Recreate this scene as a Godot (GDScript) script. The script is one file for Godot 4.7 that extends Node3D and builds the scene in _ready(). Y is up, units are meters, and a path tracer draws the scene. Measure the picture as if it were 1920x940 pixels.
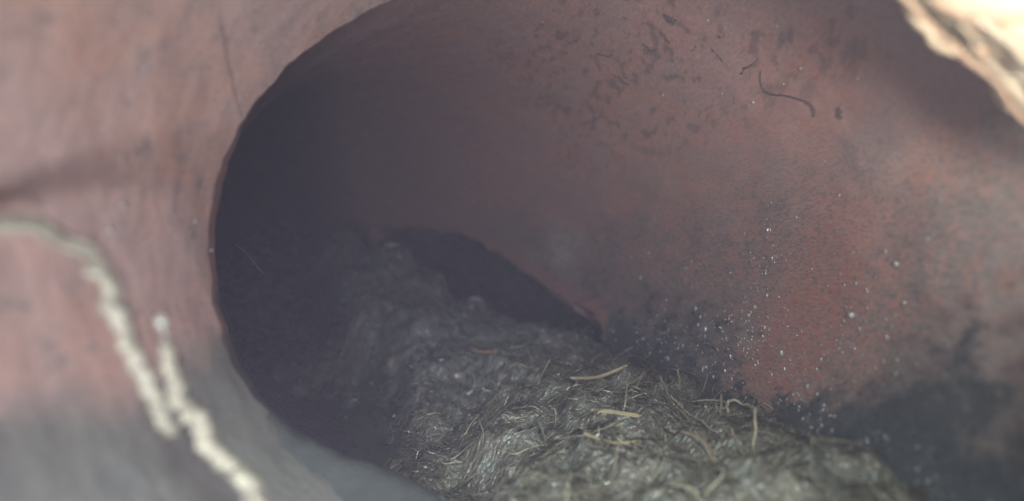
extends Node3D
# A look down an old clay drain: the oblique broken end of one pipe inside the wide socket of a bend, with a mat of fine roots on the floor.

# ---- the bend: a straight socket, then an arc to the left, then a straight run
const BX := -0.004
const BY := 0.004
const BR := 0.082
const Z0 := -0.02
const S1 := 0.08
const RHO := 0.16
const AMAX := 1.309
# ---- the near pipe
const NX := 0.004
const NY := 0.004
const NR := 0.063

var rng := RandomNumberGenerator.new()
var used := {}
var noise_a := FastNoiseLite.new()
var noise_b := FastNoiseLite.new()
var noise_c := FastNoiseLite.new()
var noise_d := FastNoiseLite.new()
var noise_r := FastNoiseLite.new()


func _ready():
	set_noise()

	# camera
	var cam := Camera3D.new()
	cam.name = "camera"
	cam.fov = 60.0
	cam.near = 0.002
	cam.far = 20.0
	var lens := CameraAttributesPhysical.new()
	lens.frustum_focal_length = 20.3
	lens.frustum_focus_distance = 0.125
	lens.frustum_near = 0.002
	lens.frustum_far = 20.0
	lens.exposure_aperture = 7.2
	cam.attributes = lens
	add_child(cam)
	cam.fov = 60.0
	cam.current = true
	# surroundings: no sky under the ground, only the damp air in the pipe
	var we := WorldEnvironment.new()
	we.name = "air"
	var env := Environment.new()
	env.background_mode = Environment.BG_COLOR
	env.background_color = Color.BLACK
	env.tonemap_mode = Environment.TONE_MAPPER_LINEAR
	env.tonemap_exposure = 1.0
	env.fog_enabled = true
	env.fog_density = 0.40
	env.fog_light_color = Color(0.90, 0.86, 1.0)
	env.sdfgi_enabled = true
	env.ssao_enabled = true
	env.ssil_enabled = true
	we.environment = env
	add_child(we)
	# lamps of the inspection camera, behind the lens
	inspection_lamp(Vector3(-0.029, -0.026, 0.004), Vector3(0.16, 0.34, -1.0), 0.0136, Color(0.98, 0.985, 1.0), "round white lamp of the drain camera, low on the left", 62.0)
	inspection_lamp(Vector3(0.038, 0.006, 0.006), Vector3(0.60, 0.50, -1.0), 0.0190, Color(1.0, 0.97, 0.92), "round white lamp of the drain camera, on the right", 54.0)
	inspection_lamp(Vector3(0.0, 0.034, 0.006), Vector3(0.12, -1.0, -0.78), 0.0185, Color(0.94, 1.0, 0.96), "round white lamp of the drain camera, highest of the three", 44.0)

	near_pipe()
	pipe_bend()
	silt()
	root_mat()
	near_roots()
	strands()
	beads()


# ------------------------------------------------------------------ helpers
func set_noise():
	rng.seed = 4711
	for pair in [[noise_a, 38.0, 3, 11], [noise_b, 170.0, 4, 23], [noise_c, 700.0, 3, 37], [noise_d, 1500.0, 2, 53]]:
		pair[0].noise_type = FastNoiseLite.TYPE_SIMPLEX_SMOOTH
		pair[0].frequency = pair[1]
		pair[0].fractal_octaves = pair[2]
		pair[0].seed = pair[3]
	noise_r.noise_type = FastNoiseLite.TYPE_SIMPLEX_SMOOTH
	noise_r.fractal_type = FastNoiseLite.FRACTAL_RIDGED
	noise_r.frequency = 60.0
	noise_r.fractal_octaves = 4
	noise_r.seed = 5


func numbered(called: String) -> String:
	var n: int = used.get(called, 0)
	used[called] = n + 1
	return called if n == 0 else "%s_%03d" % [called, n]


func thing(called: String, label: String, category: String, at := Vector3.ZERO, group := "") -> Node3D:
	var o := Node3D.new()
	o.name = numbered(called)
	o.position = at
	o.set_meta("label", label)
	o.set_meta("category", category)
	if group:
		o.set_meta("group", group)
	add_child(o)
	return o


func part(called: String, mesh: Mesh, m: Material, parent: Node) -> MeshInstance3D:
	var o := MeshInstance3D.new()
	o.name = called
	o.mesh = mesh
	o.material_override = m
	parent.add_child(o, true)
	return o


func single(called: String, mesh: Mesh, m: Material, label: String, category: String, group := "") -> MeshInstance3D:
	var o := MeshInstance3D.new()
	o.name = numbered(called)
	o.mesh = mesh
	o.material_override = m
	o.set_meta("label", label)
	o.set_meta("category", category)
	if group:
		o.set_meta("group", group)
	add_child(o)
	return o


func mat(c: Color, rough := 0.7, spec := 0.5) -> StandardMaterial3D:
	var m := StandardMaterial3D.new()
	m.albedo_color = c.linear_to_srgb()
	m.roughness = rough
	m.metallic_specular = spec
	return m


func commit(st: SurfaceTool, smooth := true) -> ArrayMesh:
	if smooth:
		st.generate_normals()
	return st.commit()


# a grid of nu x nv points, f(i, j) -> [Vector3, Vector2 uv, Color]; keep(i, j) may leave a cell out
func grid(nu: int, nv: int, f: Callable, flip := false) -> ArrayMesh:
	var st := SurfaceTool.new()
	st.begin(Mesh.PRIMITIVE_TRIANGLES)
	for j in nv:
		for i in nu:
			var v = f.call(i, j)
			st.set_uv(v[1])
			if v.size() > 2:
				st.set_color(v[2])
			st.add_vertex(v[0])
	for j in nv - 1:
		for i in nu - 1:
			var a := j * nu + i
			var q := [a, a + 1, a + nu + 1, a, a + nu + 1, a + nu]
			if flip:
				q.reverse()
			for k in q:
				st.add_index(k)
	return commit(st)


# a tube along points with a radius at each, closed at both ends
func tube_into(st: SurfaceTool, pts: Array, radii: Array, sides: int, first: int, knots := 0.0) -> int:
	var n := pts.size()
	var t0: Vector3 = (pts[1] - pts[0]).normalized()
	var u: Vector3 = t0.cross(Vector3(0.31, 0.93, 0.17)).normalized()
	for i in n:
		var t: Vector3 = (pts[mini(i + 1, n - 1)] - pts[maxi(i - 1, 0)]).normalized()
		u = (u - t * u.dot(t)).normalized()
		var w: Vector3 = t.cross(u)
		for k in sides:
			var a := TAU * k / sides
			var r: float = radii[i]
			if knots > 0.0:
				var q: Vector3 = pts[i] + (u * cos(a) + w * sin(a)) * r
				r *= 1.0 + knots * noise_b.get_noise_3dv(q * 1.6) + 0.5 * knots * noise_c.get_noise_3dv(q)
			st.set_uv(Vector2(float(k) / sides, float(i) / n))
			st.add_vertex(pts[i] + (u * cos(a) + w * sin(a)) * r)
	for i in n - 1:
		for k in sides:
			var a := first + i * sides + k
			var b := first + i * sides + (k + 1) % sides
			for q in [a, a + sides, b, b, a + sides, b + sides]:
				st.add_index(q)
	for e in [0, n - 1]:
		for k in range(1, sides - 1):
			var c: int = first + e * sides
			for q in ([c, c + k, c + k + 1] if e == 0 else [c, c + k + 1, c + k]):
				st.add_index(q)
	return first + n * sides


func spline(ctrl: Array, per: int) -> Array:
	var out := []
	for i in ctrl.size() - 1:
		var p0: Vector3 = ctrl[maxi(i - 1, 0)]
		var p1: Vector3 = ctrl[i]
		var p2: Vector3 = ctrl[i + 1]
		var p3: Vector3 = ctrl[mini(i + 2, ctrl.size() - 1)]
		for k in per:
			out.append(p1.cubic_interpolate(p2, p0, p3, float(k) / per))
	out.append(ctrl[-1])
	return out


func root_mesh(ctrl: Array, r0: float, r1: float, knots := 0.25, per := 8, sides := 8, wobble := 0.0) -> ArrayMesh:
	var pts := spline(ctrl, per)
	var radii := []
	for i in pts.size():
		var f := float(i) / (pts.size() - 1)
		var ends := minf(1.0, minf(f, 1.0 - f) * 12.0 + 0.35)
		radii.append(lerpf(r0, r1, f) * ends)
		pts[i] += Vector3(noise_b.get_noise_2d(i * 0.0011, 1.0), noise_b.get_noise_2d(i * 0.0011, 7.0), noise_b.get_noise_2d(i * 0.0011, 13.0)) * wobble
	var st := SurfaceTool.new()
	st.begin(Mesh.PRIMITIVE_TRIANGLES)
	tube_into(st, pts, radii, sides, 0, knots)
	return commit(st)


func soft(a: float, b: float, x: float) -> float:
	return smoothstep(a, b, x)


# a texture of w x h pixels; f(u, v) gives a linear colour, its alpha the roughness
func paint(w: int, h: int, f: Callable) -> Array:
	var col := PackedByteArray()
	var rough := PackedByteArray()
	col.resize(w * h * 3)
	rough.resize(w * h)
	for y in h:
		for x in w:
			var c: Color = f.call((x + 0.5) / w, (y + 0.5) / h)
			var s := c.linear_to_srgb()
			var k := y * w + x
			col[k * 3] = clampi(int(s.r * 255.0), 0, 255)
			col[k * 3 + 1] = clampi(int(s.g * 255.0), 0, 255)
			col[k * 3 + 2] = clampi(int(s.b * 255.0), 0, 255)
			rough[k] = clampi(int(c.a * 255.0), 0, 255)
	return [ImageTexture.create_from_image(Image.create_from_data(w, h, false, Image.FORMAT_RGB8, col)), ImageTexture.create_from_image(Image.create_from_data(w, h, false, Image.FORMAT_L8, rough))]


func noise_tex(freq: float, octaves: int, size := 512, s := 1) -> NoiseTexture2D:
	var n := FastNoiseLite.new()
	n.noise_type = FastNoiseLite.TYPE_SIMPLEX_SMOOTH
	n.frequency = freq
	n.fractal_octaves = octaves
	n.seed = s
	var t := NoiseTexture2D.new()
	t.width = size
	t.height = size
	t.seamless = true
	t.noise = n
	return t


# ------------------------------------------------------------------ lamps
func inspection_lamp(at: Vector3, towards: Vector3, energy: float, c: Color, label: String, cone: float):
	var o := thing("inspection_lamp", label, "lamp", at, "lamps of the drain camera")
	o.basis = Basis.looking_at(towards)
	var body := CylinderMesh.new()
	body.top_radius = 0.0055
	body.bottom_radius = 0.0065
	body.height = 0.008
	var b := part("housing", body, mat(Color(0.35, 0.35, 0.36), 0.35), o)
	b.rotation.x = -PI / 2
	b.position.z = 0.006
	var disc := CylinderMesh.new()
	disc.top_radius = 0.0042
	disc.bottom_radius = 0.0042
	disc.height = 0.001
	var em := mat(Color(0.8, 0.8, 0.8), 0.4)
	em.emission_enabled = true
	em.emission = c
	em.emission_energy_multiplier = 1.5
	var d := part("led", disc, em, o)
	d.rotation.x = -PI / 2
	d.position.z = 0.0015
	var l := SpotLight3D.new()
	l.name = "lamp_light"
	l.light_color = c
	l.light_energy = energy
	l.light_size = 0.01
	l.spot_angle = cone
	l.spot_angle_attenuation = 1.0
	l.spot_range = 4.0
	l.spot_attenuation = 2.0
	l.shadow_enabled = true
	o.add_child(l)


# ------------------------------------------------------------------ the two pipes
func edge_z(th: float) -> float:
	# how far the oblique broken end reaches, by the angle round the pipe
	var deg := fposmod(rad_to_deg(th), 360.0)
	var key := [[0.0, 0.040], [45.0, 0.062], [90.0, 0.095], [122.0, 0.1005], [150.0, 0.0915], [165.0, 0.0868], [180.0, 0.0845], [203.0, 0.0832], [218.0, 0.0865], [233.0, 0.0915], [250.0, 0.094], [290.0, 0.070], [325.0, 0.046], [360.0, 0.040]]
	for i in key.size() - 1:
		if deg <= key[i + 1][0]:
			var f: float = (deg - key[i][0]) / (key[i + 1][0] - key[i][0])
			return -cubic_interpolate(key[i][1], key[i + 1][1], key[maxi(i - 1, 0)][1], key[mini(i + 2, key.size() - 1)][1], f)
	return -0.04


func clay_bump() -> NoiseTexture2D:
	return noise_tex(0.03, 5, 512, 9)


func near_pipe():
	var o := thing("clay_pipe", "pinkish clay pipe with a broken slanting end, framing the left of the view", "pipe")
	var tex := paint(1024, 512, func(u, v):
		var th: float = u * TAU
		var z: float = lerpf(0.08, -0.11, v)
		var p := Vector3(cos(th) * NR, sin(th) * NR, z)
		var a := noise_a.get_noise_3dv(p)
		var b := noise_b.get_noise_3dv(p)
		var c := noise_c.get_noise_3dv(p)
		var col := Color(0.40, 0.285, 0.26).lerp(Color(0.44, 0.28, 0.23), clampf(0.5 + a * 1.2, 0.0, 1.0))
		col = col.lerp(Color(0.36, 0.29, 0.275), clampf(0.35 + b * 0.9, 0.0, 1.0) * 0.6)
		var blot := soft(0.34, 0.62, b + 0.25 * a) * 0.40
		col = col.lerp(Color(0.17, 0.16, 0.15), blot)
		col = col.lerp(Color(0.13, 0.10, 0.09), soft(0.30, 0.5, c + 0.3 * b) * 0.5)
		col = col.lerp(Color(0.52, 0.44, 0.40), soft(0.35, 0.55, -c + 0.2 * a) * 0.35)
		col = col * (1.0 + 0.2 * c + 0.16 * noise_d.get_noise_3dv(p))
		# a hairline crack running up from the broken edge
		var deg := rad_to_deg(th)
		col = col * (1.0 - 0.45 * soft(0.5, 0.15, absf(deg - 150.4 + (z + 0.0772) * 787.0 + 0.6 * b)) * soft(-0.088, -0.087, z) * soft(-0.070, -0.074, z))
		# silt stain below an uneven tide line
		var tide := soft(-0.017, -0.026, p.y + 0.006 * a + 0.003 * b)
		col = col.lerp(Color(0.125, 0.15, 0.14) * (1.0 + 0.25 * c), tide * 0.85)
		col.a = clampf(0.62 + 0.2 * b - 0.2 * tide, 0.2, 1.0)
		return col)
	var m := StandardMaterial3D.new()
	m.albedo_texture = tex[0]
	m.roughness_texture = tex[1]
	m.metallic_specular = 0.4
	m.heightmap_enabled = true
	m.heightmap_texture = clay_bump()
	m.heightmap_scale = 0.05
	var n := 384
	# inside, from far behind the viewpoint to the broken edge, with a chipped lip flaring outwards
	var at := func(th: float, z: float, r: float):
		return Vector3(NX + r * cos(th), NY + r * sin(th), z)
	var chip := func(th: float) -> float:
		var q := Vector3(cos(th) * NR, sin(th) * NR, 0.0)
		return noise_b.get_noise_3dv(q * 0.9) * 0.0010 + noise_c.get_noise_3dv(q) * 0.00015
	var lip := func(th: float) -> float:
		var q := Vector3(cos(th) * 0.7, sin(th) * 0.7, 0.3)
		var deg := rad_to_deg(th)
		return (0.0012 + 0.0070 * soft(150.0, 168.0, deg) * soft(240.0, 195.0, deg)) * (1.0 + 0.5 * noise_a.get_noise_3dv(q * 0.06))
	var rows := 48
	var wall := grid(n + 1, rows, func(i, j):
		var th: float = TAU * i / n
		var e: float = edge_z(th) + chip.call(th)
		var f: float = float(j) / (rows - 1)
		var z: float = lerpf(0.9, 0.06, f * 6.0) if f < 1.0 / 6.0 else lerpf(0.06, e, (f - 1.0 / 6.0) * 1.2)
		var r: float = NR + 0.0004 * noise_a.get_noise_3d(cos(th) * 0.05, sin(th) * 0.05, z)
		return [at.call(th, z, r), Vector2(float(i) / n, (0.08 - z) / 0.19)])
	part("inner_wall", wall, m, o)
	var rim := grid(n + 1, 6, func(i, j):
		var th: float = TAU * i / n
		var e: float = edge_z(th) + chip.call(th)
		var l: float = lip.call(th)
		var z: float = [e, e - l * 0.5, e - l * 0.95, e - l, e - l + 0.0004, e - l + 0.001][j]
		var r: float = NR + [0.0, l * 0.22, l * 0.5, 0.003 + l * 0.4, 0.008, 0.010][j]
		return [at.call(th, z, r), Vector2(float(i) / n, (0.08 - z) / 0.19)])
	part("broken_rim", rim, m, o)
	var outer := grid(n + 1, 2, func(i, j):
		var th: float = TAU * i / n
		var z: float = edge_z(th) + chip.call(th) - lip.call(th) + 0.001 if j == 0 else 0.9
		return [at.call(th, z, NR + 0.010), Vector2(float(i) / n, (0.08 - z) / 0.19)])
	part("outer_wall", outer, m, o)


func spine(s: float) -> Array:
	if s < S1:
		return [Vector3(BX, BY, Z0 - s), Vector3(1, 0, 0), Vector3(0, 0, -1)]
	var a := minf((s - S1) / RHO, AMAX)
	var nrm := Vector3(cos(a), 0, -sin(a))
	var tan := Vector3(-sin(a), 0, -cos(a))
	var p := Vector3(BX - RHO, BY, Z0 - S1) + nrm * RHO
	return [p + tan * maxf(0.0, s - S1 - AMAX * RHO), nrm, tan]


func bend_at(th: float, s: float, r: float) -> Vector3:
	var f := spine(s)
	return f[0] + (f[1] * cos(th) + Vector3.UP * sin(th)) * r


# where the lower outer wall has been washed out behind the roots: 0 on sound clay, 1 in the hollow
func hollow(th: float, s: float, rough := 0.0) -> float:
	var deg := rad_to_deg(th)
	var key := [[0.150, -34.0], [0.162, -26.5], [0.178, -22.6], [0.198, -15.3], [0.225, -2.8], [0.246, 7.0], [0.265, 8.8], [0.295, 9.5], [0.40, 10.0]]
	if s < key[0][0] or s > 0.300:
		return 0.0
	for i in key.size() - 1:
		if s <= key[i + 1][0]:
			var top: float = lerpf(key[i][1], key[i + 1][1], (s - key[i][0]) / (key[i + 1][0] - key[i][0])) + rough
			return soft(top + 2.0, top - 4.0, deg) * soft(-100.0, -80.0, deg) * soft(0.150, 0.156, s) * soft(0.300, 0.268, s)
	return 0.0


func bend_tex() -> Array:
	return paint(2048, 1024, func(u, v):
		var th: float = (u - 0.5) * TAU
		var deg: float = rad_to_deg(th)
		var s: float = v * 0.55
		var p := Vector3(cos(th) * BR, sin(th) * BR, s)
		var a := noise_a.get_noise_3dv(p)
		var b := noise_b.get_noise_3dv(p)
		var c := noise_c.get_noise_3dv(p)
		var col := Color(0.30, 0.185, 0.165).lerp(Color(0.34, 0.18, 0.145), clampf(0.5 + a * 1.3, 0.0, 1.0))
		col = col.lerp(Color(0.23, 0.175, 0.165), clampf(0.4 + b, 0.0, 1.0) * 0.5)
		col = col * (1.0 + 0.26 * c)
		# scraps of dark slime on the crown of the socket
		var crown := soft(16.0, 32.0, deg) * soft(95.0, 70.0, deg) * soft(0.04, 0.07, s) * soft(0.20, 0.15, s)
		var flake := soft(0.14, 0.42, noise_b.get_noise_3d(p.x * 1.1, p.y * 1.1 + p.z * 0.5, p.z * 1.1) + 0.35 * a + 0.16 * c)
		col = col.lerp(Color(0.075, 0.075, 0.068), flake * crown * 0.55)
		# damp grey film: thin half way up; lower down dark grime with painted mat shade
		var film := soft(22.0, -6.0, deg + 14.0 * a) * soft(-0.35, 0.55, 0.45 * b + 1.0 * c + 0.12)
		film *= 0.75
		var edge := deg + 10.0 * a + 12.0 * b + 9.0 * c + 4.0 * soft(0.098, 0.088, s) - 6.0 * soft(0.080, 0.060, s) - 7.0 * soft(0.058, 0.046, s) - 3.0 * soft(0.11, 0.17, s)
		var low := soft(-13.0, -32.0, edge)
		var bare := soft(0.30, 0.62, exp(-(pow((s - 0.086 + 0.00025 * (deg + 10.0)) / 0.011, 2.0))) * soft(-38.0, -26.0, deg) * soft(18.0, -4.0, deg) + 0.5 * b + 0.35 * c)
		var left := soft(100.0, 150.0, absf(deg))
		col = col.lerp(Color(0.13, 0.135, 0.13), film * (1.0 - 0.6 * bare))
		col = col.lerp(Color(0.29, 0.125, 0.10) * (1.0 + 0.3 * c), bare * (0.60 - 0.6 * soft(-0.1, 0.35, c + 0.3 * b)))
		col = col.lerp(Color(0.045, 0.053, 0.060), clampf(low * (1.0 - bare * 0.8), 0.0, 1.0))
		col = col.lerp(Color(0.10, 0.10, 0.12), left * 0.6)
		# greyish haze by the socket, painted on as pale grey
		col = col.lerp(Color(0.185, 0.175, 0.165) * (1.0 + 0.2 * c), soft(0.085, 0.045, s + 0.008 * a) * soft(-18.0, 0.0, deg + 20.0 * b) * (0.55 + 0.5 * c))
		# grey mist of the far bend, painted onto the outer wall
		var spot := exp(-pow((deg + 3.0) / 11.0, 2.0) - pow((s - 0.186) / 0.014, 2.0)) * soft(-0.5, 0.3, a + 0.5 * b)
		col = col.lerp(Color(0.36, 0.35, 0.33), spot * 0.8)
		# lit band above the hollow, painted as lighter, redder clay
		var lit_band := hollow(th - deg_to_rad(7.0 + 4.0 * b), s, 0.0)
		col = col.lerp(Color(0.36, 0.175, 0.145) * (1.0 + 0.2 * c), lit_band * 0.65)
		# bare earth where the clay is gone
		var hole := hollow(th, s, 3.0 * b + 2.0 * c - 1.0)
		col = col.lerp(Color(0.028, 0.025, 0.024) * (1.0 + 0.4 * c), hole)
		var d := noise_d.get_noise_3dv(p)
		col = col * (1.0 + 0.22 * d)
		col = col.lerp(Color(0.075, 0.075, 0.074), soft(0.08, 0.38, d + 0.35 * c) * soft(40.0, 0.0, deg) * soft(0.30, 0.15, s) * 0.7)
		col.a = clampf(0.6 + 0.15 * b + 0.3 * hole - 0.28 * maxf(film, low), 0.2, 1.0)
		return col)


func pipe_bend():
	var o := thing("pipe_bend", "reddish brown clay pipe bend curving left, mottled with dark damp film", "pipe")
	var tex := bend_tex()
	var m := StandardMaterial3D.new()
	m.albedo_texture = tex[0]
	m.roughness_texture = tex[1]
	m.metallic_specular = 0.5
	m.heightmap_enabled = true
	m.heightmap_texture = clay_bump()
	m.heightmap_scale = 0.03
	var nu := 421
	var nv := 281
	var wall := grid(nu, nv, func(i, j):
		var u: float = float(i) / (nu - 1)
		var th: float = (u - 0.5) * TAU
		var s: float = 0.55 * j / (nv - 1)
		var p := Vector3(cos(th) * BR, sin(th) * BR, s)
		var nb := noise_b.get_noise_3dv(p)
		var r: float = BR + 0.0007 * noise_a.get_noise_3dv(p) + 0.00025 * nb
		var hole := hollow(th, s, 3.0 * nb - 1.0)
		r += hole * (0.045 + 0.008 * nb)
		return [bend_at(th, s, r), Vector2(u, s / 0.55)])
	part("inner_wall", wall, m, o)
	var run := grid(61, 2, func(i, j):
		var u: float = float(i) / 60
		return [bend_at((u - 0.5) * TAU, 0.55 + 0.6 * j, BR), Vector2(u, 0.9 + 0.1 * j)])
	part("far_run", run, m, o)
	var outer := grid(61, 60, func(i, j):
		var u: float = float(i) / 60
		return [bend_at((u - 0.5) * TAU, 1.15 * j / 59.0, BR + 0.064), Vector2(u, 0.5)], true)
	part("outer_wall", outer, m, o)
	var rim := grid(61, 2, func(i, j):
		var u: float = float(i) / 60
		return [bend_at((u - 0.5) * TAU, 0.0, BR + 0.064 * j), Vector2(u, 0.0)], true)
	part("socket_rim", rim, m, o)


func silt():
	var m := mat(Color(0.068, 0.082, 0.080), 0.5)
	var t := noise_tex(0.05, 5, 512, 4)
	m.heightmap_enabled = true
	m.heightmap_texture = t
	m.heightmap_scale = 0.012
	var g := grid(70, 90, func(i, j):
		var x: float = lerpf(-0.062, 0.05, i / 69.0)
		var z: float = lerpf(0.08, -0.40, j / 89.0)
		var y: float = -0.0665 + 0.003 * noise_a.get_noise_2d(x, z) + 0.0012 * noise_b.get_noise_2d(x, z)
		x -= 0.75 * pow(maxf(0.0, -z - 0.1), 1.3)
		return [Vector3(x, y, z), Vector2(i / 69.0 * 2.0, j / 89.0 * 8.0)])
	var o := MeshInstance3D.new()
	o.name = "silt"
	o.mesh = g
	o.material_override = m
	o.set_meta("kind", "structure")
	add_child(o)
	# mud that has run over the broken edge and down into the socket
	var spill := grid(90, 40, func(i, j):
		var th: float = deg_to_rad(lerpf(196.0, 300.0, i / 89.0))
		var f: float = j / 39.0
		var z: float = edge_z(th) + lerpf(0.016, -0.034, f)
		var q := Vector3(cos(th), sin(th), z * 8.0) * 0.06
		var side: float = soft(0.0, 0.35, i / 89.0)
		var r: float = NR - 0.0028 * side + lerpf(0.0040, 0.0, soft(0.0, 0.4, f)) + 0.026 * pow(soft(0.28, 1.0, f), 0.9) + 0.003 * (1.0 - side)
		r += 0.0016 * noise_a.get_noise_3dv(q) + 0.0010 * noise_b.get_noise_3dv(q) * soft(0.0, 0.3, f)
		return [Vector3(NX + r * cos(th), NY + r * sin(th), z), Vector2(i / 89.0 * 4.0, f * 2.0)])
	var run := MeshInstance3D.new()
	run.name = "mud"
	run.mesh = spill
	run.material_override = m
	run.set_meta("kind", "structure")
	add_child(run)


# ------------------------------------------------------------------ the root mat
var knots := [
	# x, z, height: the crest running back to the left wall
	[0.072, -0.178, -0.049], [0.051, -0.19, -0.046], [0.028, -0.205, -0.042], [0.011, -0.215, -0.040], [-0.008, -0.228, -0.037], [-0.024, -0.240, -0.029], [-0.050, -0.255, -0.015], [-0.073, -0.27, 0.002], [-0.11, -0.28, 0.010], [-0.15, -0.29, 0.012],
	# near lobe
	[-0.024, -0.125, -0.060], [-0.031, -0.150, -0.058], [-0.020, -0.095, -0.062], 
	[0.013, -0.065, -0.046], [0.013, -0.085, -0.0455], [0.035, -0.095, -0.043], [0.03, -0.12, -0.042], [0.0, -0.125, -0.050], [0.05, -0.145, -0.043], [0.067, -0.14, -0.047], [0.02, -0.155, -0.043], [0.0, -0.18, -0.044], [0.035, -0.03, -0.048],
	[0.055, -0.075, -0.039], [0.066, -0.105, -0.041], [0.065, -0.088, -0.040], [0.063, -0.072, -0.039],
	# far lobe, falling to the left
	[-0.022, -0.165, -0.056], [-0.03, -0.185, -0.045], [-0.05, -0.215, -0.030], [-0.075, -0.225, -0.024], [-0.09, -0.24, -0.012], [-0.10, -0.22, -0.05],
	# its left foot
	[-0.060, -0.175, -0.069], [-0.070, -0.195, -0.066], [-0.050, -0.140, -0.074], [-0.040, -0.105, -0.077], [-0.028, -0.06, -0.078], [-0.06, -0.14, -0.082], [-0.085, -0.17, -0.085],
	# the right foot, tucked under the wall
	[0.074, -0.09, -0.050], [0.078, -0.06, -0.052], [0.082, -0.12, -0.06], [0.086, -0.16, -0.07],
	# behind the crest
	[0.075, -0.205, -0.066], [0.04, -0.222, -0.070], [0.02, -0.242, -0.070], [-0.01, -0.260, -0.068], [-0.04, -0.280, -0.064], [-0.08, -0.300, -0.055], [-0.12, -0.315, -0.05], [-0.16, -0.325, -0.05],
]


func mat_height(x: float, z: float) -> float:
	var sum := 0.0
	var total := 0.0
	for k in knots:
		var d: float = (k[0] - x) * (k[0] - x) + (k[1] - z) * (k[1] - z)
		var w := 1.0 / pow(d + 0.00004, 2.2)
		sum += w * k[2]
		total += w
	var y := sum / total
	var near := soft(-0.19, -0.14, z + 0.3 * x)
	# folds: layered across the far lobe, lumpier on the near one
	var fold := noise_r.get_noise_3d(x * 0.45 + z * 0.25, z * 1.6 - x * 0.9, y * 1.4)
	y += 0.0042 * (fold - 0.35) * lerpf(1.35, 0.75, near)
	y += 0.0045 * noise_a.get_noise_2d(x * 1.2 + 0.7, z * 1.5) * lerpf(0.7, 1.0, near)
	y += 0.0024 * noise_b.get_noise_2d(x * 0.55, z * 0.55) + 0.0007 * noise_c.get_noise_2d(x * 0.5, z * 0.9)
	return y


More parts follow.
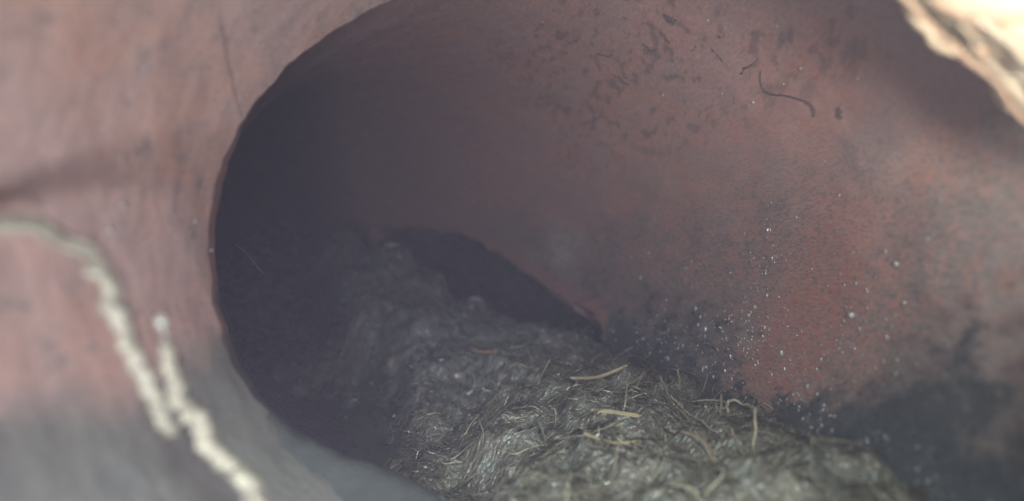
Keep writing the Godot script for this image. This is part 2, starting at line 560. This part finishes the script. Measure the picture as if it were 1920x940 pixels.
func root_mat():
	var o := thing("root_mat", "large matted mass of fine brown roots filling the pipe floor", "root mass")
	var m := StandardMaterial3D.new()
	m.vertex_color_use_as_albedo = true
	m.roughness = 0.31
	m.metallic_specular = 0.6
	m.heightmap_enabled = true
	m.heightmap_texture = noise_tex(0.06, 5, 512, 31)
	m.heightmap_scale = 0.07
	m.uv1_scale = Vector3(5, 11, 1)
	var nu := 260
	var nv := 330
	var ys := PackedFloat32Array()
	ys.resize(nu * nv)
	var px := func(i): return lerpf(-0.17, 0.092, float(i) / (nu - 1))
	var pz := func(j): return lerpf(-0.015, -0.335, float(j) / (nv - 1))
	for j in nv:
		for i in nu:
			ys[j * nu + i] = mat_height(px.call(i), pz.call(j))
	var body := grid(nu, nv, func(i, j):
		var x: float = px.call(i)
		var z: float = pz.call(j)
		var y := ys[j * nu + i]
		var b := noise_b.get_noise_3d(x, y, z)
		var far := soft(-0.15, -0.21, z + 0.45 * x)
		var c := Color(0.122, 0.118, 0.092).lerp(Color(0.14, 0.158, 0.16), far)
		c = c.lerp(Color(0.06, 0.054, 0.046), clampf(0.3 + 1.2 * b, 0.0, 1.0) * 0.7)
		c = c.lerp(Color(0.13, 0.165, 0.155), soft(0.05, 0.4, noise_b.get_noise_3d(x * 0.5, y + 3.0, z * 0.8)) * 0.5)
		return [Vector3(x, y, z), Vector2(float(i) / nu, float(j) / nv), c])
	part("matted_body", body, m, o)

	# the fine hairs themselves: too many to count
	var hm := StandardMaterial3D.new()
	hm.vertex_color_use_as_albedo = true
	hm.roughness = 0.24
	hm.metallic_specular = 0.65
	var variants := 6
	var lists := []
	for v in variants:
		lists.append([[], []])
	var count := 20000
	var tries := 0
	while count > 0 and tries < 80000:
		tries += 1
		var i := rng.randi_range(2, nu - 3)
		var j := rng.randi_range(2, nv - 3)
		var x: float = px.call(i) + rng.randf_range(-0.0005, 0.0005)
		var z: float = pz.call(j) + rng.randf_range(-0.0005, 0.0005)
		var y := ys[j * nu + i]
		# leave out what lies under the pipe wall
		if absf(x) > 0.2 or Vector2(x - BX, y - BY).length() > BR + 0.002 and z > -0.12:
			continue
		var dx: float = (ys[j * nu + i + 2] - ys[j * nu + i - 2]) / (px.call(i + 2) - px.call(i - 2))
		var dz: float = (ys[(j + 2) * nu + i] - ys[(j - 2) * nu + i]) / (pz.call(j + 2) - pz.call(j - 2))
		var up := Vector3(-dx, 1.0, -dz).normalized()
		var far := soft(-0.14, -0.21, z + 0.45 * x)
		# which way the hairs are combed
		var right := soft(0.025, 0.05, x + 0.1 * (z + 0.1))
		var dir := Vector3(1.0, 0, 0.15).lerp(Vector3(-0.55, 0, 1.0), right * (1.0 - far)).lerp(Vector3(0.85, 0, 0.45), far)
		dir = dir.rotated(Vector3.UP, rng.randfn(0.0, lerpf(0.42, 0.24, far)) + 1.3 * noise_a.get_noise_2d(x, z))
		var t := (dir - up * dir.dot(up)).normalized()
		t = (t + up * rng.randfn(0.02, 0.10)).normalized()
		var side := t.cross(up).normalized()
		var length := rng.randf_range(0.003, 0.013) * (2.0 if rng.randf() < 0.04 else 1.0)
		var thick := rng.randf_range(0.00006, 0.00020) * (2.2 if rng.randf() < 0.05 else 1.0)
		var b := Basis(t * length, side.cross(t).normalized() * thick * 10.0, side * thick * 10.0)
		b = Basis(t * length, t.cross(side) * -thick, side * thick)
		var l: Array = lists[rng.randi() % variants]
		l[0].append(Transform3D(b, Vector3(x, y + 0.0002, z) - t * length * 0.5))
		var g := rng.randf()
		var c := Color(0.20, 0.198, 0.15).lerp(Color(0.05, 0.048, 0.04), rng.randf())
		if g < 0.07:
			c = Color(0.45, 0.42, 0.31) * rng.randf_range(0.7, 1.1)
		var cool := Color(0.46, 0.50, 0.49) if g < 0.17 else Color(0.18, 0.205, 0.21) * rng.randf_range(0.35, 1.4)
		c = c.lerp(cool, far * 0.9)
		l[1].append(c)
		if rng.randf() < 0.014:
			# a thicker one that stands off the mass
			var arch := (t + up * rng.randf_range(0.15, 0.7) + side * rng.randfn(0.0, 0.4)).normalized()
			var wide := arch.cross(up).normalized()
			var far_len := rng.randf_range(0.006, 0.016)
			var w := rng.randf_range(0.00010, 0.00024)
			l[0].append(Transform3D(Basis(arch * far_len, arch.cross(wide) * -w, wide * w), Vector3(x, y - 0.0006, z)))
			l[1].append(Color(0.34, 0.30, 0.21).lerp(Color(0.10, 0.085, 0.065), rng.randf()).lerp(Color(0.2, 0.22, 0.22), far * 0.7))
		count -= 1
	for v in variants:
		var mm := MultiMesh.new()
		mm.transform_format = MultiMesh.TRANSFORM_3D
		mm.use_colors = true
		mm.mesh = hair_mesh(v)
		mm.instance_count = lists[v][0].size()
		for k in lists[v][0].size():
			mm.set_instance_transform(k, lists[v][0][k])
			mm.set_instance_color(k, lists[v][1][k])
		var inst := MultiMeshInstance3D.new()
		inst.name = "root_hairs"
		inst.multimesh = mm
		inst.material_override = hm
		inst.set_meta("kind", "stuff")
		o.add_child(inst, true)


# one hair, 1 long on x and 1 in radius across; it bends by many radii
func hair_mesh(v: int) -> ArrayMesh:
	var st := SurfaceTool.new()
	st.begin(Mesh.PRIMITIVE_TRIANGLES)
	var n := 9
	var sides := 4
	for i in n:
		var f := float(i) / (n - 1)
		var r := 0.35 + 0.65 * sin(PI * clampf(f, 0.06, 0.94))
		var off := Vector2(sin(f * 4.1 + v * 1.7) * 2.0 + 5.0 * sin(f * PI) * (v % 3 - 1), cos(f * 5.3 + v * 2.3) * 5.0 + 14.0 * f * f * ((v % 2) * 2 - 1))
		for k in sides:
			var a := TAU * k / sides
			st.add_vertex(Vector3(f, off.x + cos(a) * r, off.y + sin(a) * r))
	for i in n - 1:
		for k in sides:
			var a := i * sides + k
			var b := i * sides + (k + 1) % sides
			for q in [a, a + sides, b, b, a + sides, b + sides]:
				st.add_index(q)
	return commit(st)


# ------------------------------------------------------------------ single roots
func root_mat_of(c: Color, rough := 0.45) -> StandardMaterial3D:
	var m := mat(c, rough, 0.5)
	m.heightmap_enabled = true
	m.heightmap_texture = noise_tex(0.08, 4, 256, 77)
	m.heightmap_scale = 0.02
	m.uv1_scale = Vector3(1, 6, 1)
	return m


func near_roots():
	var cream := root_mat_of(Color(0.225, 0.212, 0.165), 0.4)
	single("root", root_mesh([Vector3(-0.0592, 0.0010, -0.0405), Vector3(-0.0555, 0.0022, -0.0435), Vector3(-0.0508, 0.0026, -0.0462), Vector3(-0.0460, -0.0006, -0.0475), Vector3(-0.0445, -0.0053, -0.0480), Vector3(-0.0430, -0.0108, -0.0490), Vector3(-0.0415, -0.0157, -0.0500), Vector3(-0.0417, -0.0195, -0.0520), Vector3(-0.0424, -0.0232, -0.0540)], 0.0010, 0.0008, 0.18, 10, 10, 0.001), cream, "longer pale root hanging in front of the pink pipe wall, nearest the left edge", "root", "pale roots close to the lens")
	single("root", root_mesh([Vector3(-0.0401, -0.0102, -0.0503), Vector3(-0.0396, -0.0130, -0.0505), Vector3(-0.0398, -0.0160, -0.0510), Vector3(-0.0389, -0.0187, -0.0515), Vector3(-0.0374, -0.0208, -0.0520), Vector3(-0.0367, -0.0230, -0.0520), Vector3(-0.0348, -0.0255, -0.0525), Vector3(-0.0329, -0.0273, -0.0530), Vector3(-0.0318, -0.0305, -0.0540), Vector3(-0.0297, -0.0345, -0.0550)], 0.0007, 0.0011, 0.22, 10, 10, 0.001), cream, "pale knotted root with a bead of water above its tip, lower left", "root", "pale roots close to the lens")
	var drop := SphereMesh.new()
	drop.radius = 0.00062
	drop.height = 0.0017
	drop.radial_segments = 20
	drop.rings = 12
	var wet := mat(Color(0.20, 0.205, 0.18), 0.12, 0.6)
	var o := single("water_bead", drop, wet, "round pale bead just above the tip of the knotted root", "droplet")
	o.position = Vector3(-0.0403, -0.0082, -0.0500)
	var thread := root_mat_of(Color(0.40, 0.36, 0.32), 0.4)
	single("root_thread", root_mesh([Vector3(-0.0403, -0.0088, -0.0500), Vector3(-0.0402, -0.0096, -0.0502), Vector3(-0.0401, -0.0104, -0.0503)], 0.00025, 0.00035, 0.1), thread, "thin thread joining the bead to the tip of the knotted root", "root")

	# the frayed clump hanging into the upper right corner
	var t := thing("root_clump", "thick bright clump of frayed tan roots hanging across the upper right corner", "root mass", Vector3(0.0530, 0.0280, -0.0538))
	var axis := (Vector3(0.0664, 0.0160, -0.0520) - Vector3(0.0371, 0.0454, -0.0560)).normalized()
	var out := Vector3(0.70, 0.70, 0.05).normalized()
	var deep := axis.cross(out).normalized()
	var tones := [root_mat_of(Color(0.42, 0.34, 0.24)), root_mat_of(Color(0.45, 0.38, 0.28)), root_mat_of(Color(0.42, 0.30, 0.21)), root_mat_of(Color(0.48, 0.42, 0.32))]
	var core := []
	for i in 9:
		core.append(axis * lerpf(-0.036, 0.022, i / 8.0) + out * 0.0078 + deep * 0.0012)
	part("matted_core", root_mesh(core, 0.0062, 0.0056, 0.22, 5, 16, 0.002), tones[1], t)
	for k in 64:
		var u := rng.randf()
		var off := out * lerpf(0.0008, 0.0125, u) + deep * rng.randf_range(-0.0042, 0.0030)
		var from := -0.030 + rng.randf_range(-0.006, 0.006)
		var to := rng.randf_range(0.006, 0.024)
		var pts := []
		for i in 9:
			var f := lerpf(from, to, i / 8.0)
			var sway := out * 0.0007 * sin(f * 420.0 + k * 1.9) + deep * 0.0006 * cos(f * 350.0 + k * 2.7)
			sway += out * (-0.0035 * soft(0.004, 0.024, f) * (1.0 - u) + 0.0022 * pow(f / 0.02, 2.0) * (1.0 - u) * 0.3)
			pts.append(axis * f + off + sway)
		var thick := rng.randf_range(0.00035, 0.0009)
		part("rootlet" if k == 0 else "rootlet_%03d" % k, root_mesh(pts, thick, thick * 0.6, 0.5, 4, 7, 0.0008), tones[k % 4], t)


# points on the root mat, from (x, z) and a height above it
func on_mat(pts: Array, lift := 0.0004, arch := 0.0) -> Array:
	var out := []
	for i in pts.size():
		var f := float(i) / maxf(1.0, pts.size() - 1.0)
		out.append(Vector3(pts[i][0], mat_height(pts[i][0], pts[i][1]) + lift + 0.0006 + arch * sin(PI * f), pts[i][1]))
	return out


func on_bend(pts: Array, depth := 0.0003) -> Array:
	var out := []
	for p in pts:
		out.append(bend_at(deg_to_rad(p[0]), p[1], BR - depth))
	return out


func lump(r: float, squash: Vector3, s: int) -> ArrayMesh:
	return grid(21, 13, func(i, j):
		var a: float = TAU * i / 20.0
		var b: float = PI * j / 12.0
		var d := Vector3(sin(b) * cos(a), cos(b), sin(b) * sin(a))
		var k := 1.0 + 0.35 * noise_a.get_noise_3dv(d * 0.02 + Vector3.ONE * s) + 0.25 * noise_a.get_noise_3dv(d * 0.05 + Vector3.ONE * s)
		return [d * r * k * squash, Vector2(i / 20.0, j / 12.0)])


func strands():
	var pale := root_mat_of(Color(0.55, 0.50, 0.36))
	var straw := root_mat_of(Color(0.50, 0.43, 0.26))
	var tan := root_mat_of(Color(0.46, 0.38, 0.27))
	var dark := root_mat_of(Color(0.15, 0.115, 0.10), 0.5)
	var g := "stray strands lying on the root mat"
	# the curled root that stands off the mat
	var c := on_mat([[0.0535, -0.1075], [0.0555, -0.1120], [0.0580, -0.1140], [0.0595, -0.1120], [0.0580, -0.1050], [0.0550, -0.0980], [0.0500, -0.0900]], 0.0010, 0.003)
	single("curled_root", root_mesh(c, 0.00038, 0.00030, 0.25, 8, 7, 0.0006), pale, "pale hooked root arching off the right of the root mat", "root", g)
	single("forked_root", root_mesh(on_mat([[0.0620, -0.1290], [0.0600, -0.1240], [0.0565, -0.1180], [0.0540, -0.1120], [0.0500, -0.1040]], 0.0012, 0.001), 0.00030, 0.00022, 0.25, 6, 6, 0.0006), tan, "short tan root standing up beside the hooked pale root", "root", g)
	single("trailing_root", root_mesh(on_mat([[0.0640, -0.1200], [0.0665, -0.1180], [0.0690, -0.1130], [0.0690, -0.1050]], 0.0012, 0.0008), 0.00036, 0.00014, 0.25, 8, 6, 0.0006), pale, "pale root trailing right from the hooked root to the pipe wall", "root", g)
	single("straw", root_mesh(on_mat([[0.0205, -0.1130], [0.0251, -0.1095], [0.0317, -0.1070]], 0.0010), 0.00058, 0.00048, 0.15, 8, 8), straw, "thick straw slanting down in the middle of the root mat", "straw", g)
	single("straw", root_mesh(on_mat([[0.0188, -0.1415], [0.0281, -0.1430], [0.0385, -0.1440]], 0.0009), 0.00060, 0.00045, 0.25, 8, 8), straw, "level straw near the top of the mat, above the thick slanting one", "straw", g)
	single("straw", root_mesh(on_mat([[0.0160, -0.0970], [0.0232, -0.0995], [0.0300, -0.1010]], 0.0008), 0.00042, 0.00035, 0.2, 8, 7), straw, "thin straw low on the mat, rising gently to the right", "straw", g)
	single("straw", root_mesh(on_mat([[0.0105, -0.1085], [0.0186, -0.1080], [0.0275, -0.1055]], 0.0004), 0.00055, 0.00035, 0.3, 8, 7), tan, "dull half buried straw between the thick slanting and the lowest straws", "straw", g)
	single("twig", root_mesh(on_mat([[-0.0172, -0.1840], [-0.0120, -0.1800], [-0.0062, -0.1740]], 0.0008), 0.00055, 0.00065, 0.3, 8, 8), root_mat_of(Color(0.42, 0.27, 0.16)), "short orange brown twig on the dark upper part of the mat", "twig", g)
	single("twig", root_mesh(on_mat([[-0.0914, -0.2030], [-0.0860, -0.2045], [-0.0808, -0.2055]], 0.0012), 0.0006, 0.0007, 0.3, 8, 8), root_mat_of(Color(0.26, 0.18, 0.12)), "dim brown twig in the shade at the left foot of the mat", "twig", g)
	var hair_lines := [
		[[[0.0455, -0.1330], [0.0447, -0.1200], [0.0421, -0.1000]], "longest of the tan hairs combed down right of the straws", 0.00030],
		[[[0.0544, -0.1425], [0.0525, -0.1340], [0.0505, -0.1245]], "short tan hair topmost among those right of the straws", 0.00028],
		[[[0.0375, -0.1040], [0.0400, -0.0950], [0.0401, -0.0860]], "tan hair lowest to the left of the hooked root", 0.00034],
		[[[0.0400, -0.1010], [0.0420, -0.0940], [0.0397, -0.0840]], "tan hair crossing the lowest one left of the hooked root", 0.00032],
		[[[0.0430, -0.1180], [0.0445, -0.1080], [0.0450, -0.0960]], "tan hair half way between the straws and the hooked root", 0.00026],
		[[[0.0211, -0.1410], [0.0200, -0.1340], [0.0183, -0.1265]], "thin upright hair under the level straw", 0.00022],
		[[[0.0480, -0.0950], [0.0470, -0.0880], [0.0450, -0.0800]], "thin hair hanging below the hook of the pale root", 0.00024],
	]
	for h in hair_lines:
		single("long_hair", root_mesh(on_mat(h[0], 0.0009, 0.0006), h[2], h[2] * 0.7, 0.2, 8, 6, 0.0008), tan, h[1], "root hair", g)
	single("pale_thread", root_mesh([Vector3(-0.0830, 0.0020, -0.1300), Vector3(-0.0805, -0.0005, -0.1310), Vector3(-0.0785, -0.0032, -0.1315), Vector3(-0.0768, -0.0058, -0.1320), Vector3(-0.0740, -0.0072, -0.1300)], 0.00010, 0.00022, 0.2, 8, 6), root_mat_of(Color(0.62, 0.56, 0.48)), "thin pale thread in the dark just behind the left broken edge", "root")
	# lumps and chips caught in the roots
	var shiny := mat(Color(0.24, 0.23, 0.21), 0.16, 0.7)
	var o := single("wet_lump", lump(0.0030, Vector3(1, 0.75, 0.8), 3), shiny, "shiny wet grey lump set in the root mat below the orange twig", "lump")
	o.position = Vector3(-0.0216, mat_height(-0.0216, -0.176) + 0.0012, -0.176)
	o = single("wet_lump", lump(0.0050, Vector3(0.8, 1.0, 0.7), 8), mat(Color(0.19, 0.18, 0.16), 0.4, 0.5), "dull rounded lump at the left flank of the root mat", "lump")
	o.position = Vector3(-0.0543, mat_height(-0.0543, -0.1965) + 0.0005, -0.1965)
	var chipm := mat(Color(0.55, 0.58, 0.58), 0.3, 0.6)
	o = single("pale_chip", lump(0.0022, Vector3(1.5, 0.7, 0.8), 14), chipm, "pale chip at the far left end of the crest of roots", "chip")
	o.position = Vector3(-0.0720, mat_height(-0.0720, -0.264) + 0.0012, -0.264)
	o = single("pale_chip", lump(0.0016, Vector3(1.8, 0.7, 0.8), 17), chipm, "pale wet chip half way along the crest of roots", "chip")
	o.position = Vector3(-0.0205, mat_height(-0.0205, -0.240) + 0.0010, -0.240)

	# scraps of dead dark root stuck to the crown of the bend
	var crown := "dark scraps stuck to the upper wall of the bend"
	single("dark_root", root_mesh(on_bend([[31.8, 0.0894], [30.3, 0.0907], [28.3, 0.0910], [26.7, 0.0893], [25.7, 0.0872], [24.1, 0.0848], [22.7, 0.0831], [21.2, 0.0824], [20.1, 0.0830]]), 0.00015, 0.00024, 0.4, 6, 6), dark, "longest dark wriggling root stuck to the upper right wall", "root", crown)
	var scraps := [
		[[[40.8, 0.0970], [38.7, 0.0964], [36.4, 0.0967], [35.3, 0.0959]], "dark curved scrap upper left of the long wriggling root"],
		[[[33.2, 0.0944], [33.8, 0.0923], [33.5, 0.0888]], "dark scrap touching the top of the long wriggling root"],
		[[[52.4, 0.1002], [50.8, 0.1001], [49.4, 0.0992]], "dark scrap nearest the top edge of the view"],
		[[[43.1, 0.1026], [42.9, 0.0997]], "short level dark scrap in the middle of the cluster on the crown"],
		[[[51.4, 0.1124], [49.1, 0.1120], [47.9, 0.1107]], "dark scrap with a bend at the upper left of the crown cluster"],
		[[[41.8, 0.0934], [40.9, 0.0919]], "tiny dark scrap right of the level scrap on the crown"],
		[[[64.3, 0.1325], [63.3, 0.1295], [63.5, 0.1270]], "dark scrap farthest left on the crown"],
		[[[19.6, 0.0770], [18.7, 0.0770], [18.2, 0.0775]], "small dark scrap beyond the right end of the long wriggling root"],
		[[[50.3, 0.1053], [48.5, 0.1051], [47.0, 0.1060]], "upright dark scrap below the topmost scrap"],
		[[[57.1, 0.1280], [54.8, 0.1254], [54.3, 0.1228]], "dark scrap in the dim left part of the crown cluster"],
		[[[50.0, 0.1297], [47.4, 0.1282], [45.1, 0.1277]], "lowest slanting dark scrap of the crown cluster"],
	]
	for k in scraps.size():
		single("dark_scrap", root_mesh(on_bend(scraps[k][0], 0.0002), 0.00022 + 0.00010 * (k % 3), 0.00022, 0.6, 6, 6, 0.001), dark, scraps[k][1], "scrap", crown)


func bead_mesh() -> SphereMesh:
	var d := SphereMesh.new()
	d.radius = 1.0
	d.height = 2.0
	d.radial_segments = 12
	d.rings = 6
	return d


func beads():
	var wet := mat(Color(0.25, 0.275, 0.275), 0.12, 0.7)
	# single drops on the two walls
	var ball := bead_mesh()
	for p in [
		[171.2, -0.0648, 0.45, "brighter left droplet of the close pair on the pink wall"],
		[170.4, -0.0666, 0.36, "right droplet of the close pair on the pink wall"],
		[177.4, -0.0658, 0.34, "droplet on the pink wall a little below the close pair"],
		[158.5, -0.0646, 0.42, "highest droplet on the pink wall"],
		[178.7, -0.0808, 0.36, "droplet on the pink wall close to the broken edge, above the pale roots"],
		[-179.1, -0.0638, 0.36, "leftmost droplet on the pink wall, just above the longer pale root"],
		[172.4, -0.0662, 0.28, "faint droplet right under the close pair on the pink wall"],
		[168.7, -0.0806, 0.3, "droplet on the pink wall level with the close pair, beside the broken edge"],
		[-176.4, -0.0850, 0.32, "lowest droplet, right on the broken edge of the near pipe"],
	]:
		var th := deg_to_rad(p[0])
		var o := single("water_droplet", ball, wet, p[3], "droplet", "droplets on the near pipe")
		o.position = Vector3(NX + NR * cos(th), NY + NR * sin(th), p[1])
		o.scale = Vector3.ONE * p[2] * 0.001
	for p in [
		[45.3, 0.0929, "topmost droplet on the crown, above the dark scraps"],
		[35.5, 0.0991, "droplet on the crown just left of the top of the wriggling root"],
		[37.9, 0.1046, "droplet on the crown between the short scraps and the wriggling root"],
		[38.5, 0.1189, "droplet on the crown below the cluster of dark scraps"],
		[31.9, 0.1016, "droplet on the crown left of the middle of the wriggling root"],
		[27.3, 0.0951, "lowest droplet on the crown, under the wriggling root"],
		[27.6, 0.0865, "droplet on the crown right above the wriggling root"],
		[22.8, 0.0700, "droplet alone on the wall between the wriggling root and the bright clump"],
		[36.4, 0.0811, "droplet near the top edge, right of the dark scraps"],
		[73.1, 0.1300, "droplet farthest left on the crown, near the top edge"],
		[48.1, 0.1717, "droplet alone in the dim middle of the bend"],
		[28.4, 0.0817, "droplet on the crown above the right end of the wriggling root"],
	]:
		var o := single("water_droplet", ball, wet, p[2], "droplet", "droplets on the crown of the bend")
		o.position = bend_at(deg_to_rad(p[0]), p[1], BR)
		o.scale = Vector3(1, 0.8, 1) * rng.randf_range(0.00035, 0.0006)
	# the spray of fine beads on the damp lower wall, and on the roots: too many to count
	var where: Array[Transform3D] = []
	var clusters := [
		# angle, spread, along, spread, how many, size
		[-27.0, 4.0, 0.128, 0.016, 480, 0.00027], [-21.0, 3.5, 0.104, 0.006, 190, 0.00030], [-6.0, 10.0, 0.098, 0.0035, 120, 0.00026], [-23.0, 9.0, 0.082, 0.012, 420, 0.00020],
		[-31.0, 2.2, 0.060, 0.012, 260, 0.00024], [-12.0, 8.0, 0.120, 0.02, 260, 0.00022], [-14.0, 9.0, 0.066, 0.012, 200, 0.00017], [-32.0, 2.5, 0.150, 0.014, 110, 0.00036], [4.0, 14.0, 0.085, 0.02, 60, 0.00018],
	]
	for q in clusters:
		for k in q[4]:
			var th := deg_to_rad(rng.randfn(q[0], q[1]))
			var s := rng.randfn(q[2], q[3])
			var b := noise_b.get_noise_2d(th * BR, s)
			if s < 0.03 or b < -0.12:
				continue
			var r: float = q[5] * 0.52 * exp(rng.randfn(0.0, 0.5))
			where.append(Transform3D(Basis.from_euler(Vector3(0, 0, rng.randf() * 3.0)).scaled(Vector3(r, r * rng.randf_range(0.7, 2.2), r)), bend_at(th, s, BR - 0.0001)))
	multi("water_beads", where, ball, wet, "fine glinting beads of water sprayed over the damp lower right wall", "droplets")
	var on: Array[Transform3D] = []
	for k in 1100:
		var x := rng.randf_range(-0.10, 0.066)
		var z := rng.randf_range(-0.27, -0.085)
		if noise_b.get_noise_2d(x * 0.6, z * 0.6 + 2.0) < rng.randf_range(-0.3, 0.25):
			continue
		var r := 0.00016 * exp(rng.randfn(0.0, 0.5)) * (0.1 - z * 9.0)
		var turn := Basis.from_euler(Vector3(0, rng.randfn(0.3, 0.5), rng.randfn(0.0, 0.3)))
		on.append(Transform3D(turn * Basis.from_scale(Vector3(r * rng.randf_range(1.0, 3.2), r * 0.7, r * 0.8)), Vector3(x, mat_height(x, z) + r * 0.5, z)))
	multi("mat_glints", on, ball, mat(Color(0.55, 0.60, 0.59), 0.2, 0.7), "specks of water on the root mat, coloured pale to stand for glints", "droplets")  # pale colour stands in for the glints on wet roots


func multi(called: String, where: Array[Transform3D], mesh: Mesh, m: Material, label: String, category: String):
	var mm := MultiMesh.new()
	mm.transform_format = MultiMesh.TRANSFORM_3D
	mm.mesh = mesh
	mm.instance_count = where.size()
	for k in where.size():
		mm.set_instance_transform(k, where[k])
	var o := MultiMeshInstance3D.new()
	o.name = called
	o.multimesh = mm
	o.material_override = m
	o.set_meta("kind", "stuff")
	o.set_meta("label", label)
	o.set_meta("category", category)
	add_child(o)
